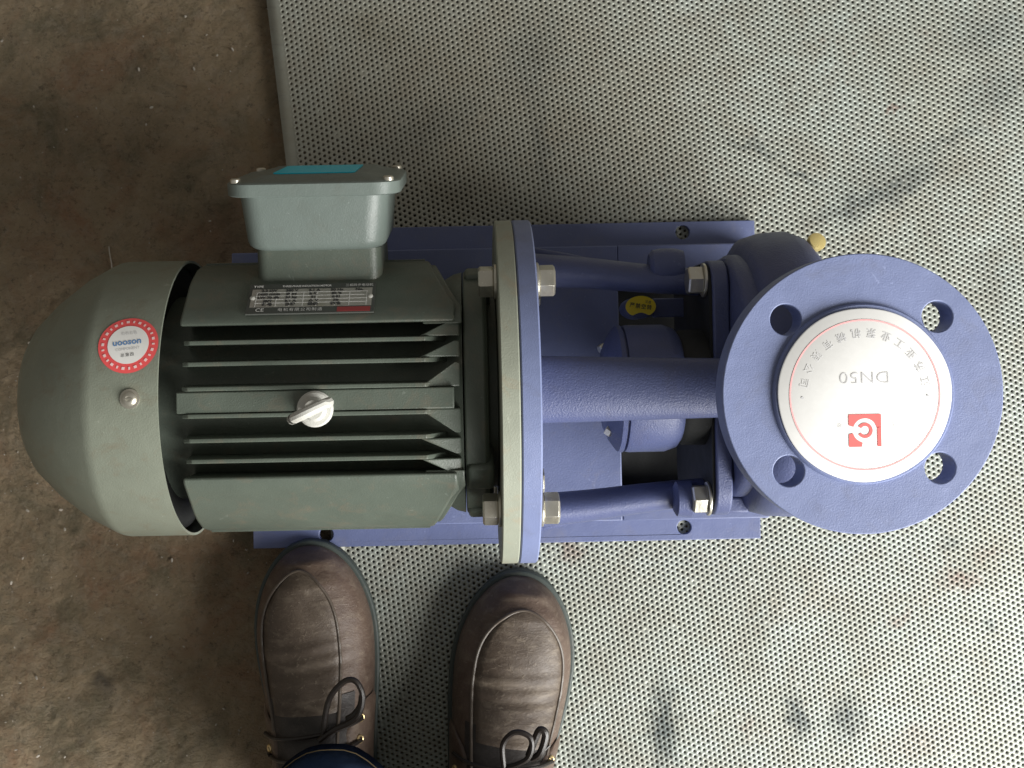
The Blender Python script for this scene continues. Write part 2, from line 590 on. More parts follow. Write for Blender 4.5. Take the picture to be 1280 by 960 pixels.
# ------------------------------------------------------------------ perforated steel sheet
def build_sheet():
    p = 7.0 / 1403.0
    du = p * math.sqrt(3) / 2
    u0 = 0.0131
    nu, nv = int(0.80 / du), int(0.98 / p)
    I, J = np.meshgrid(np.arange(nu), np.arange(nv), indexing='ij')
    cx = u0 + I * du
    cy = -0.86 + J * p + (I % 2) * p / 2
    cx, cy = cx.ravel(), cy.ravel()
    N = len(cx)
    ang = np.arange(6) * math.pi / 3
    ro, ri, th = p / math.sqrt(3) * 1.0005, 0.00136, 0.0022
    ring = np.zeros((N, 18, 3))
    # clogged holes and a slight buckle of the thin sheet
    rr_ = np.full(N, ri)
    dz = np.zeros(N)
    for i in range(N):
        g = noise.noise(Vector((cx[i] * 22, cy[i] * 22, 1.7)))
        h = random.random()
        rr_[i] = ri * (0.93 + 0.12 * random.random())
        if h < 0.006 + 0.10 * max(0.0, g - 0.25):
            rr_[i] = ri * random.choice((0.25, 0.4, 0.6))
        fade = min(1.0, max(0.0, (cx[i] - 0.02) / 0.1))
        dz[i] = -0.0016 * fade * (0.5 + 0.5 * noise.noise(Vector((cx[i] * 6, cy[i] * 6, 5.1))))
    ri = rr_
    for k in range(6):
        ring[:, k, 0] = cx + ro * np.cos(ang[k])
        ring[:, k, 1] = cy + ro * np.sin(ang[k])
        ring[:, 6 + k, 0] = cx + ri * np.cos(ang[k])
        ring[:, 6 + k, 1] = cy + ri * np.sin(ang[k])
        ring[:, 12 + k, :2] = ring[:, 6 + k, :2]
        ring[:, 12 + k, 2] = -th
    ring[:, :, 2] += dz[:, None]
    quads = []
    for k in range(6):
        k2 = (k + 1) % 6
        quads.append((k, k2, 6 + k2, 6 + k))
        quads.append((6 + k, 6 + k2, 12 + k2, 12 + k))
    q = np.array(quads)[None] + (np.arange(N) * 18)[:, None, None]
    verts = ring.reshape(-1, 3)
    faces = q.reshape(-1, 4)
    # plain margins round the holes, a hair below the ragged edge of the hexagon cells
    umax, vmin, vmax = cx.max(), cy.min(), cy.max()
    e = 0.0016
    ext = []
    fext = []

    def strip(x0, x1, y0, y1):
        b = len(verts) + len(ext)
        for z in (-0.00012, -th):
            ext.extend([(x0, y0, z), (x1, y0, z), (x1, y1, z), (x0, y1, z)])
        fext.extend([(b, b + 1, b + 2, b + 3), (b + 7, b + 6, b + 5, b + 4), (b, b + 4, b + 5, b + 1), (b + 1, b + 5, b + 6, b + 2), (b + 2, b + 6, b + 7, b + 3), (b + 3, b + 7, b + 4, b)])
    strip(0, u0 - e, vmin - 0.014, vmax + 0.014)
    strip(umax + e, umax + 0.014, vmin - 0.014, vmax + 0.014)
    strip(u0 - e, umax + e, vmin - 0.014, vmin - e + p / 2 * 0)
    strip(u0 - e, umax + e, vmax + e, vmax + 0.014)
    # folded-down rim under the margins
    b = len(verts) + len(ext)
    allv = np.concatenate([verts, np.array(ext)])
    allf = np.concatenate([faces, np.array(fext)])
    me = bpy.data.meshes.new('perforated_sheet')
    me.vertices.add(len(allv))
    me.vertices.foreach_set('co', allv.ravel())
    me.loops.add(allf.size)
    me.loops.foreach_set('vertex_index', allf.ravel().astype(np.int32))
    me.polygons.add(len(allf))
    me.polygons.foreach_set('loop_start', np.arange(0, allf.size, 4, dtype=np.int32))
    me.polygons.foreach_set('loop_total', np.full(len(allf), 4, dtype=np.int32))
    me.update(calc_edges=True)
    me.validate()
    # move into world axes so that the stains sit where the photograph has them
    a = R(6.9)
    m4 = Matrix.Translation((-0.1832, 0.3136, 0)) @ Matrix.Rotation(a, 4, 'Z')
    me.transform(m4)
    o = link('perforated_sheet', me, M['sheet'], smooth=False)
    o['label'] = 'worn pale steel sheet with small round holes under the pump'
    o['category'] = 'metal sheet'


build_sheet()

# ------------------------------------------------------------------ pump set
AX = 0.165          # height of the shaft axis
pump = thing('pump_set', 'blue pump with dark green electric motor bolted on a blue steel base', 'pump', (0, -0.0293, 0), R(1.157))


def part(name, bm, mat, parent=None, **kw):
    return fin(name, bm, mat, parent or pump, **kw)


# --- base
bm = bmesh.new()
H1, H2 = 0.0006, 0.0058
box(bm, -0.204, 0.127, -0.1182, 0.1182, 0.0301, 0.036)
base = part('base_frame', bm, M['basepaint'], bev=0.0012)
for fx0, ys, holes in ((-0.1965, (-0.141, -0.1175), ((-0.1317, -0.1297), (0.1853, -0.1297))),
                       (-0.155, (0.1175, 0.141), ((-0.1, 0.1297), (0.1892, 0.1315)))):
    bm = bmesh.new()
    holed_plate(bm, [(fx0, ys[0]), (0.253, ys[0]), (0.253, ys[1]), (fx0, ys[1])], [circle(x, y, 0.0062, 24) for x, y in holes], H1, H2)
    part('foot_strip', bm, M['basepaint'], base, bev=0.0008)
for s in (-1, 1):
    bm = bmesh.new()
    y0, y1 = sorted((s * 0.1118, s * 0.1175))
    box(bm, -0.204, 0.253, y0, y1, H2 + 0.0001, 0.030)
    part('side_rail', bm, M['basepaint'], base, bev=0.0012)
    bm = bmesh.new()
    y0, y1 = sorted((s * 0.090, s * 0.1182))
    box(bm, 0.1272, 0.253, y0, y1, 0.0301, 0.036)
    part('rail_cap', bm, M['basepaint'], base, bev=0.0012)
bm = bmesh.new()
box(bm, 0.122, 0.127, -0.111, 0.111, 0.001, 0.030)
part('cross_wall', bm, M['basepaint'], base, bev=0.0008)
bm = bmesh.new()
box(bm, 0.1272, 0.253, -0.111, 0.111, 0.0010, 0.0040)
part('dark_recess_floor', bm, M['black'], base)  # added floor, painted black for the shade in the base opening

# --- motor housing
bm = bmesh.new()
lathe(bm, [(-0.215, 0.074), (-0.192, 0.0745), (-0.032, 0.0745), (-0.012, 0.0865), (-0.006, 0.088)], c=(0, 0, AX))
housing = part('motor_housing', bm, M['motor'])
RF = 0.1000
fin_y = [0.0088, 0.0249, 0.0388]


def fin_mesh(yo):
    bm = bmesh.new()
    zt = math.sqrt(RF ** 2 - yo ** 2)
    zb = math.sqrt(0.0735 ** 2 - yo ** 2)
    pr = [(-0.192, zb), (-0.1885, zt - 0.003), (-0.184, zt), (-0.030, zt), (-0.012, zb + 0.006), (-0.010, zb)]
    t0, t1 = 0.0022, 0.0014
    def f(s):
        return lambda q: (q[0], s * (t0 + (t1 - t0) * (q[1] - zb) / (zt - zb)), q[1])
    extrude_poly(bm, pr, f(-1), f(1))
    me = bpy.data.meshes.new('cooling_fin')
    bmesh.ops.recalc_face_normals(bm, faces=bm.faces)
    bm.to_mesh(me)
    bm.free()
    return me


for yo in fin_y:
    me = fin_mesh(yo)
    for s in (1, -1):
        for flip in (0, 1):
            o = link('cooling_fin', me, M['motor'], housing, loc=(0, s * yo, AX), bev=0.0006)
            if flip:
                o.rotation_euler = (math.pi, 0, 0)
# flat crown between the two middle fins, where the lifting eye sits
bm = bmesh.new()
pr = [(-0.0070, 0.0985), (0.0070, 0.0985), (0.0070, 0.072), (-0.0070, 0.072)]
extrude_poly(bm, pr, lambda q: (-0.192, q[0], AX + q[1]), lambda q: (-0.0115, q[0], AX + q[1]))
part('crown_rib', bm, M['motor'], housing, bev=0.001)

# gussets that close the gaps between the fins slantwise at the drive end
for s in (1, -1):
    for ya, yb in ((0.0070, 0.0232), (0.0265, 0.0372), (0.0404, 0.0520)):
        bm = bmesh.new()
        ends = ((-0.0345, ya), (-0.0075, ya), (-0.0075, yb), (-0.0105, yb))
        zt = lambda y: AX + math.sqrt(0.0975 ** 2 - y ** 2)
        extrude_poly(bm, ends, lambda q: (q[0], s * q[1], AX + 0.070), lambda q: (q[0], s * q[1], zt(q[1]) - (0.004 if q[0] > -0.009 else 0.0)))
        part('fin_gusset', bm, M['motor'], housing, bev=0.0012)

# side panels: fin-less flanks of the housing, with a cut-off corner at the drive end
for s in (1, -1):
    bm = bmesh.new()
    prof = [(0.0500, 0.0866), (0.0545, 0.0850), (0.062, 0.0772), (0.070, 0.0688), (0.0780, 0.0605), (0.0830, 0.0535), (0.0910, 0.0385), (0.0955, 0.020), (0.0968, 0.0)]
    prof = prof + [(y, -z) for y, z in prof[-2::-1]]
    inner = [(0.050, -0.056), (0.073, -0.02), (0.073, 0.02), (0.050, 0.056)]
    poly = prof + inner
    def xe(q):     # drive-end face leans back towards the flank
        return -0.0105 - 0.019 * max(0.0, min(1.0, (q[0] - 0.060) / 0.036))
    extrude_poly(bm, poly, lambda q: (-0.192, s * q[0], AX + q[1]), lambda q: (xe(q), s * q[0], AX + q[1]))
    part('side_panel', bm, M['motor'], housing, bev=0.0018)
    bm = bmesh.new()   # lower step that runs along the cut-off corner
    step = [(y * 0.968, z * 0.968) for y, z in prof] + inner
    extrude_poly(bm, step, lambda q: (-0.032, s * q[0], AX + q[1]), lambda q: (xe((q[0] / 0.968, 0)) + 0.0048, s * q[0], AX + q[1]))
    part('panel_step', bm, M['motor'], housing, bev=0.0012)
    bm = bmesh.new()
    tube(bm, [(-0.19, s * 0.0962, AX + 0.017), (-0.032, s * 0.0962, AX + 0.017)], 0.0009, 6)
    part('casting_line', bm, M['motor'], housing)

# end shield between housing and flange
bm = bmesh.new()
lathe(bm, [(-0.0052, 0.087), (-0.0045, 0.0885), (0.0085, 0.0885), (0.0110, 0.0855), (0.0115, 0.070), (0.0180, 0.070)], c=(0, 0, AX))
shield = part('end_shield', bm, M['motor'], bev=0.0008)
for a in (18, 128, 162, -18, -162):
    bm = bmesh.new()
    m4 = Matrix.Translation((0, 0, AX)) @ Matrix.Rotation(R(a), 4, 'X')
    box(bm, -0.004, 0.014, 0.066, 0.0915, -0.011, 0.011, m4)
    part('lug', bm, M['motor'], shield, bev=0.003)

# fan cover
bm = bmesh.new()
ro = [(-0.2032, 0.1005), (-0.2470, 0.1005), (-0.2510, 0.0999), (-0.2545, 0.0984), (-0.272, 0.0892), (-0.293, 0.0740), (-0.3090, 0.0590), (-0.3150, 0.0500), (-0.317, 0.036), (-0.3175, 0.002)]
ri = [(a + 0.0016, r - 0.0018) for a, r in ro[1:-1]][::-1]
prof = [(-0.3155, 0.002)] + ri + [(-0.2032, 0.0987), (-0.2032, 0.1005)] + ro[1:]
lathe(bm, prof, c=(0, 0, AX), n=96)
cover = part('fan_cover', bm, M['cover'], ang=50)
bm = bmesh.new()
lathe(bm, [(-0.3, 0.05), (-0.235, 0.0955), (-0.212, 0.0955), (-0.2115, 0.07)], c=(0, 0, AX))
part('end_bell', bm, M['black'])  # coloured black for the shade behind the cover rim
# screws round the cover
for a in (90, 210, 330):
    bm = bmesh.new()
    lathe(bm, [(0.0, 0.0065), (0.0004, 0.0066), (0.0010, 0.0064), (0.0012, 0.0048), (0.0026, 0.0046), (0.0036, 0.0036), (0.0039, 0.002), (0.0034, 0.0009)], 'Z', n=24)
    box(bm, -0.0030, 0.0030, -0.0004, 0.0004, 0.0033, 0.00402)
    m4 = Matrix.Translation((-0.2209, 0, AX)) @ Matrix.Rotation(R(a - 92), 4, 'X') @ Matrix.Translation((0, 0, 0.1004))
    bm.transform(m4)
    part('screw', bm, M['zinc'], cover)


def on_cover(u, v, lift=0.0004):
    """u along +X, v round the cover towards +Y; centre of the round sticker is the origin"""
    th = R(22.6) + v / 0.1005
    r = 0.1005 + lift
    return (-0.2236 + u, r * math.sin(th), AX + r * math.cos(th))


def disc_on(fmap, r0, r1, lift, bm, n=56, rings=5):
    rr = [r0 + (r1 - r0) * k / rings for k in range(rings + 1)]
    vs_ = []
    for r in rr:
        vs_.append([bm.verts.new(fmap(r * math.cos(2 * math.pi * k / n), r * math.sin(2 * math.pi * k / n), lift)) for k in range(n)])
    for i in range(rings):
        for k in range(n):
            bm.faces.new((vs_[i][k], vs_[i][(k + 1) % n], vs_[i + 1][(k + 1) % n], vs_[i + 1][k]))
    if r0 < 1e-3:
        bm.faces.new(vs_[0])


bm = bmesh.new()
disc_on(on_cover, 0.0005, 0.0196, 0.0004, bm)
stk = part('round_sticker', bm, M['red'])
bm = bmesh.new()
disc_on(on_cover, 0.0004, 0.0134, 0.0006, bm)
part('sticker_centre', bm, M['stickerwhite'], stk)
oc = lambda u, v: on_cover(u, v, 0.00085)
tilt = R(6)
lettering('检验合格', 0.0026, oc, M['paleink'], stk, rot=tilt, off=(0, 0.0078), space=1.0)
lettering('uooson', 0.0062, oc, M['blueink'], stk, rot=tilt, off=(-0.0008, 0.0016), bold=0.00012)
lettering('COMPONENT', 0.0025, oc, M['greyink'], stk, rot=tilt, off=(0, -0.0033))
lettering('总第四', 0.0027, oc, M['darkink'], stk, rot=tilt, off=(0.0002, -0.0075), space=1.25)
for k in range(26):
    a = 2 * math.pi * k / 26
    bm = bmesh.new()
    m = Vector((0.0165 * math.cos(a), 0.0165 * math.sin(a)))
    t_ = Vector((-math.sin(a), math.cos(a)))
    n_ = Vector((math.cos(a), math.sin(a)))
    w_ = 0.0010 if k % 2 else 0.0006
    q = [m + t_ * i * w_ + n_ * j * 0.0009 for i, j in ((-1, -1), (1, -1), (1, 1), (-1, 1))]
    bm.faces.new([bm.verts.new(on_cover(p.x, p.y, 0.0007)) for p in q])
    part('rim_mark', bm, M['pinkwhite'], stk, smooth=False)

# nameplate on the upper flank
pn0, pn1 = Vector((0.0545, 0.0850)), Vector((0.0780, 0.0605))
pdir = (pn1 - pn0).normalized()
pnor = Vector((-pdir.y, pdir.x))
if pnor.y < 0:
    pnor = -pnor
pmid = pn0 + pdir * 0.0172


def on_plate(u, v, lift=0.0):
    """u along +X, v up the plate (towards +Y)"""
    q = pmid + pdir * v + pnor * lift
    return (-0.1063 + u, q.x, AX + q.y)


def plate_quad(name, u0_, u1_, v0_, v1_, l0, l1, mat, par):
    bm = bmesh.new()
    c8 = [bm.verts.new(on_plate(u, v, l)) for u in (u0_, u1_) for v in (v0_, v1_) for l in (l0, l1)]
    for f in ((0, 1, 3, 2), (4, 6, 7, 5), (0, 4, 5, 1), (2, 3, 7, 6), (0, 2, 6, 4), (1, 5, 7, 3)):
        bm.faces.new([c8[i] for i in f])
    return part(name, bm, mat, par)


npl = plate_quad('nameplate', -0.0425, 0.0425, -0.0150, 0.0150, 0.0006, 0.0018, M['platedark'], pump)
plate_quad('plate_panel', -0.0405, 0.0405, -0.0085, 0.0095, 0.0018, 0.0020, M['plateface'], npl)
plate_quad('red_mark', 0.0180, 0.0400, -0.0140, -0.0096, 0.0018, 0.0020, flat('dull_red_print', (0.34, 0.05, 0.05)), npl)
for v in (0.0060, 0.0025, -0.001, -0.0046):
    plate_quad('rule_line', -0.0375, 0.0375, v - 0.00022, v + 0.00022, 0.0020, 0.0021, M['whiteink'], npl)
for u in (-0.0370, -0.0235, -0.0145, -0.0055, 0.0035, 0.0160, 0.0255, 0.0370):
    plate_quad('rule_line', u - 0.00022, u + 0.00022, -0.0080, 0.0060, 0.0020, 0.00212, M['whiteink'], npl)
o2 = lambda u, v: on_plate(u, v, 0.0022)
lettering('TYPE', 0.0030, o2, M['whiteink'], npl, 'LEFT', off=(-0.0400, 0.0120), bold=0.0001)
lettering('THREE-PHASE INDUCTION MOTOR', 0.0026, o2, M['whiteink'], npl, off=(-0.004, 0.0120), xs=0.8, bold=0.00008)
lettering('三相异步电动机', 0.0030, o2, M['whiteink'], npl, 'RIGHT', off=(0.0410, 0.0120), xs=0.9)
rows = [(0.0078, ['2.2 kW', '380 V', '5.1 A', '50 Hz', 'No.']), (0.0042, ['1420 r/min', 'IP 54', 'B 级', '82 %']), (0.0008, ['LW 70 dB', '34 kg', 'S1', '0.81']), (-0.0028, ['JB/T', '5.1 A', '△ Y', '50']), (-0.0064, ['编号', '日期', '重量', '标准'])]
for v, items in rows:
    for k, s_ in enumerate(items):
        lettering(s_, 0.0030, o2, M['darkink'], npl, 'CENTER', off=(-0.029 + k * 0.0152, v), xs=1.15, bold=0.00016)
lettering('CE', 0.0048, o2, M['whiteink'], npl, 'LEFT', off=(-0.0362, -0.0119), bold=0.00005)
lettering('电机有限公司制造', 0.0034, o2, M['whiteink'], npl, 'LEFT', off=(-0.0215, -0.0119), space=1.22)
for u in (-0.0395, 0.0395):
    bm = bmesh.new()
    lathe(bm, [(0, 0.0019), (0.0006, 0.0018), (0.0012, 0.0010), (0.0013, 0.0002)], 'Z', n=16)
    ez = Vector((0, pnor.x, pnor.y))
    m4 = Matrix.Translation(on_plate(u, 0.0005, 0.0020)) @ Vector((0, 0, 1)).rotation_difference(ez).to_matrix().to_4x4()
    bm.transform(m4)
    part('rivet', bm, M['whitepaint'], npl)

# lifting eye on the crown
bm = bmesh.new()
lathe(bm, [(0.0980, 0.0118), (0.1010, 0.0118), (0.1022, 0.0106), (0.1026, 0.008), (0.106, 0.0062), (0.1085, 0.006)], 'Z', c=(-0.1015, -0.0055, AX), n=32)
ang_e = R(24)
ring = []
for k in range(28):
    a = 2 * math.pi * k / 28
    d = 0.0125 * math.cos(a)
    ring.append((-0.1015 + d * math.cos(ang_e), -0.0055 + d * math.sin(ang_e), AX + 0.1205 + 0.0125 * math.sin(a)))
tube(bm, ring, 0.0034, 10, closed=True)
part('lifting_eye', bm, M['whitepaint'])

# terminal box on the far side, tipped upwards
TBA = 14
TB = Matrix.Translation((-0.1030, 0, AX)) @ Matrix.Rotation(R(TBA), 4, 'X')


def loft_box(bm, sections, m4, n=6):
    """sections: (r out, half width x, half depth z, corner radius, zshift)"""
    rings = []
    for r, hx, hz, cr, zs in sections:
        rings.append([bm.verts.new(m4 @ Vector((x, r, z + zs))) for x, z in rrect(-hx, hx, -hz, hz, cr, n)])
    for i in range(len(rings) - 1):
        m = len(rings[i])
        for k in range(m):
            bm.faces.new((rings[i][k], rings[i][(k + 1) % m], rings[i + 1][(k + 1) % m], rings[i + 1][k]))
    bm.faces.new(rings[0])
    bm.faces.new(rings[-1])


bm = bmesh.new()
loft_box(bm, [(0.060, 0.0435, 0.036, 0.008, 0), (0.1135, 0.0425, 0.036, 0.008, 0)], TB)
part('box_neck', bm, M['motor'])
bm = bmesh.new()
loft_box(bm, [(0.1136, 0.0410, 0.041, 0.012, 0), (0.1146, 0.0440, 0.0435, 0.014, 0), (0.1166, 0.0462, 0.0462, 0.015, 0), (0.1200, 0.0474, 0.0476, 0.015, 0), (0.1505, 0.0500, 0.0500, 0.015, 0)], TB)
tbox = part('terminal_box', bm, M['box'], ang=50)
bm = bmesh.new()
loft_box(bm, [(0.1507, 0.0562, 0.0520, 0.017, 0), (0.1515, 0.0580, 0.0535, 0.018, 0), (0.1592, 0.0580, 0.0535, 0.018, 0), (0.1606, 0.0562, 0.0520, 0.017, 0), (0.1610, 0.0500, 0.0495, 0.013, 0), (0.1640, 0.0370, 0.0430, 0.006, 0), (0.1645, 0.0360, 0.0420, 0.006, 0)], TB)
lid = part('box_lid', bm, M['box'], tbox, ang=40)
for sx in (-1, 1):
    for sz in (-1, 1):
        bm = bmesh.new()
        lathe(bm, [(0, 0.0036), (0.0022, 0.0036), (0.0030, 0.0026), (0.0031, 0.0005)], 'Z', n=16)
        vs_ = list(bm.verts)[-64:]
        m4 = TB @ Matrix.Translation((sx * 0.0505, 0.1600, sz * 0.0460)) @ Matrix.Rotation(R(-90), 4, 'X')
        for v in vs_:
            v.co = m4 @ v.co
        part('lid_screw', bm, M['zinc'], lid)
bm = bmesh.new()
loft_box(bm, [(0.1646, 0.0275, 0.0330, 0.004, 0.004), (0.1653, 0.0275, 0.0330, 0.004, 0.004)], TB)
part('lid_label', bm, M['cyan'], lid)

# flanges
bm = bmesh.new()
lathe(bm, [(0.0182, 0.124), (0.0190, 0.125), (0.0296, 0.125), (0.0304, 0.1242), (0.0304, 0.06)], c=(0, 0, AX), n=128)
mfl = part('motor_flange', bm, M['mflange'])
bm = bmesh.new()
lathe(bm, [(0.0308, 0.06), (0.0308, 0.1240), (0.0318, 0.1250), (0.0428, 0.1250), (0.0438, 0.1240), (0.0438, 0.0865), (0.0420, 0.0855), (0.0420, 0.05)], c=(0, 0, AX), n=128)
bfl = part('bracket_flange', bm, M['blue'])


def hex_mesh(name, length, af, washer_r, bore):
    """bolt head or nut standing along +X from x=0, with washer"""
    bm = bmesh.new()
    lathe(bm, [(0, washer_r * 0.97), (0.0003, washer_r), (0.0018, washer_r), (0.0021, washer_r * 0.95)], n=28)
    rr = af / math.sqrt(3)
    hexp = [(rr * math.cos(R(60 * k + 12)), rr * math.sin(R(60 * k + 12))) for k in range(6)]
    secs = [(0.0022, 0.94), (0.0030, 1.0), (length - 0.0012, 1.0), (length, 0.88)]
    rings = [[bm.verts.new((x, y * s, z * s)) for y, z in hexp] for x, s in secs]
    for i in range(len(rings) - 1):
        for k in range(6):
            bm.faces.new((rings[i][k], rings[i][(k + 1) % 6], rings[i + 1][(k + 1) % 6], rings[i + 1][k]))
    bm.faces.new(rings[0])
    bm.faces.new(rings[-1])
    if bore:
        lathe(bm, [(length, bore), (length + 0.003, bore), (length + 0.004, bore * 0.8)], n=20)
    bmesh.ops.recalc_face_normals(bm, faces=bm.faces)
    me = bpy.data.meshes.new(name)
    bm.to_mesh(me)
    bm.free()
    return me


head = hex_mesh('hex_bolt', 0.0125, 0.0185, 0.0118, 0)
nut = hex_mesh('hex_nut', 0.0130, 0.0185, 0.0122, 0)
for a in (45, 135, 225, 315):
    y, z = 0.1075 * math.cos(R(a)), AX + 0.1075 * math.sin(R(a))
    o = link('hex_bolt', head, M['zinc'], mfl, loc=(0.0181, y, z), rot=(R(a * 1.3), 0, math.pi), bev=0.0004)
    o = link('hex_nut', nut, M['zinc'], bfl, loc=(0.0439, y, z), rot=(R(a * 0.7 + 9), 0, 0), bev=0.0004)

# lantern arms between the flange and the pump
def arm(pts, rads, name='lantern_arm', n=20):
    bm = bmesh.new()
    tube(bm, smooth_path(pts, 5), rads, n)
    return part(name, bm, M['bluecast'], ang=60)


def interp(a, b, m):
    return [(a[0] + (b[0] - a[0]) * i / (m - 1), a[1] + (b[1] - a[1]) * i / (m - 1)) for i in range(m)]


arm([(0.0425, 0.0035, AX + 0.083), (0.085, 0.003, AX + 0.082), (0.13, 0.0025, AX + 0.080), (0.171, 0.002, AX + 0.078)], interp((0.0225, 0.0105), (0.0195, 0.0105), 16))
for s in (1, -1):
    a_ = arm([(0.0425, s * 0.0895, AX - 0.004), (0.085, s * 0.0865, AX - 0.006), (0.13, s * 0.0815, AX - 0.006), (0.1715, s * 0.0775, AX - 0.004)], interp((0.0125, 0.019), (0.0098, 0.016), 16))
    bm = bmesh.new()   # outer web that flares towards the flange
    web = [(0.0440, s * 0.098), (0.0440, s * 0.1085), (0.075, s * 0.1025), (0.115, s * 0.093), (0.15, s * 0.0875), (0.15, s * 0.082), (0.09, s * 0.09)]
    extrude_poly(bm, web, lambda q: (q[0], q[1], AX - 0.028), lambda q: (q[0], q[1], AX - 0.018))
    part('arm_web', bm, M['bluecast'], a_, bev=0.003)
arm([(0.0425, 0, AX - 0.085), (0.1, 0, AX - 0.083), (0.171, 0, AX - 0.078)], interp((0.021, 0.010), (0.019, 0.010), 11))

# adapter plate on the pump side
bm = bmesh.new()
pts = rrect(-0.092, 0.092, 0.062, 0.202, 0.022, 8)
extrude_poly(bm, pts, lambda q: (0.1712, q[0], q[1]), lambda q: (0.1828, q[0], q[1]))
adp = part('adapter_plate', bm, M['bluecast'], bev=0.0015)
for y, z in ((0.0775, 0.186), (-0.0795, 0.186)):
    link('hex_nut', nut, M['zinc'], adp, loc=(0.1690, y, z), rot=(R(20), 0, math.pi), bev=0.0004)
# cap-like boss just ahead of the upper nut
bm = bmesh.new()
lathe(bm, [(0.132, 0.008), (0.1345, 0.0110), (0.14, 0.0122), (0.15, 0.0122), (0.1570, 0.0105)], c=(0, 0.0905, AX + 0.002), n=32)
part('nut_boss', bm, M['bluecast'])
bm = bmesh.new()
lathe(bm, [(0.145, 0.009), (0.147, 0.0125), (0.157, 0.0135), (0.1575, 0.012)], c=(0, -0.0805, AX + 0.012), n=32)
part('nut_boss', bm, M['bluecast'])

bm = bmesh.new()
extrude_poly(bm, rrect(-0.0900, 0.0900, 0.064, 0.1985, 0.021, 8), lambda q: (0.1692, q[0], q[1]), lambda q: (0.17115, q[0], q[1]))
part('black_plate_face', bm, M['black'], adp)  # thin black sheet darkening the lantern side of the adapter plate
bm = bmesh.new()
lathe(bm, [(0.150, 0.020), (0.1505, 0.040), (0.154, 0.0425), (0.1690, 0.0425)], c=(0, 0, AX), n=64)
part('dark_recess_ring', bm, M['black'], ang=40)  # ring added behind the coupling, black to put shade into the recess
# shaft and coupling
bm = bmesh.new()
lathe(bm, [(0.042, 0.016), (0.098, 0.016)], c=(0, 0, AX), n=40)
part('motor_shaft', bm, M['zinc'])
bm = bmesh.new()
lathe(bm, [(0.0965, 0.020), (0.0968, 0.0300), (0.1005, 0.0385), (0.1055, 0.0455), (0.1060, 0.0462), (0.1092, 0.0468), (0.1096, 0.0440), (0.1108, 0.0440), (0.1112, 0.0462), (0.114, 0.0468), (0.140, 0.0468), (0.148, 0.044), (0.1525, 0.038), (0.1535, 0.024), (0.171, 0.024)], c=(0, 0, AX), n=80)
cpl = part('shaft_coupling', bm, M['bluecast'])
for a in (-28, 62, 152, 242):
    bm = bmesh.new()
    lathe(bm, [(0, 0.0048), (0.004, 0.0048), (0.0046, 0.004)], n=6)
    m4 = Matrix.Translation((0.1008, 0, AX)) @ Matrix.Rotation(R(a), 4, 'X') @ Matrix.Translation((0, 0.0345, 0)) @ Matrix.Rotation(R(40), 4, 'Z') @ Matrix.Rotation(math.pi, 4, 'Z')
    bm.transform(m4)
    part('set_screw', bm, M['zinc'], cpl)

# oval tab with the yellow label, inside the lantern
bm = bmesh.new()
oval = [(0.0124 * math.cos(2 * math.pi * k / 40), 0.0088 * math.sin(2 * math.pi * k / 40)) for k in range(40)]
extrude_poly(bm, oval, lambda q: (0.1337 + q[0], 0.0617 + q[1], 0.080), lambda q: (0.1337 + q[0], 0.0617 + q[1], 0.1145))
box(bm, 0.145, 0.1705, 0.054, 0.069, 0.0980, 0.1050)
tab = part('oval_boss', bm, M['bluecast'], bev=0.0012)
bm = bmesh.new()
kid = []
for k in range(60):
    a = 2 * math.pi * k / 60
    x, y = 0.0119 * math.cos(a), 0.0084 * math.sin(a)
    if y < -0.0035:
        y = max(y, -0.0068 + 0.0020 * math.cos(x / 0.0119 * math.pi * 1.0))
    kid.append((x, y + 0.0006))
extrude_poly(bm, kid, lambda q: (0.1337 + q[0], 0.0617 + q[1], 0.1146), lambda q: (0.1337 + q[0], 0.0617 + q[1], 0.1150))
yl = part('oval_sticker', bm, M['yellow'])
oy = lambda u, v: (0.1337 + u, 0.0617 + v, 0.1152)
lettering('严禁空转', 0.0042, oy, M['darkink'], yl, rot=R(-9), off=(0.0, 0.0006), xs=0.95, space=1.25, bold=0.00006)
lettering('注意', 0.0026, oy, M['darkink'], yl, rot=R(-16), off=(0.0058, 0.0040))

# casing, neck, flanges
bm = bmesh.new()
lathe(bm, [(0.183, 0.060), (0.184, 0.084), (0.1885, 0.0885), (0.1945, 0.0890), (0.1965, 0.0950), (0.200, 0.1000), (0.212, 0.1035), (0.228, 0.1045), (0.238, 0.1010), (0.2455, 0.0930), (0.252, 0.080), (0.262, 0.050), (0.294, 0.046), (0.2942, 0.070), (0.309, 0.070), (0.3098, 0.069)], c=(0, 0.004, AX), n=96, rfun=lambda th: 1 + 0.045 * math.cos(th))
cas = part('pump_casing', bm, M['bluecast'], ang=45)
bm = bmesh.new()      # ribs where casing meets the adapter plate
for y in (-0.086, 0.088):
    bm = bmesh.new()
    box(bm, 0.183, 0.200, y - 0.006, y + 0.006, AX - 0.03, AX + 0.012)
    part('casing_lug', bm, M['bluecast'], cas, bev=0.002)
bm = bmesh.new()
box(bm, 0.200, 0.250, -0.088, 0.088, 0.0365, 0.048)
box(bm, 0.214, 0.236, -0.060, 0.060, 0.0482, 0.085)
part('casing_foot', bm, M['bluecast'], cas, bev=0.003)
FZ = 0.327
FX = 0.2304
bm = bmesh.new()
lathe(bm, [(0.235, 0.052), (0.255, 0.044), (0.275, 0.0385), (0.295, 0.0375), (0.304, 0.040), (0.309, 0.047)], 'Z', c=(FX, 0, 0), n=64)
part('discharge_neck', bm, M['bluecast'])
bm = bmesh.new()
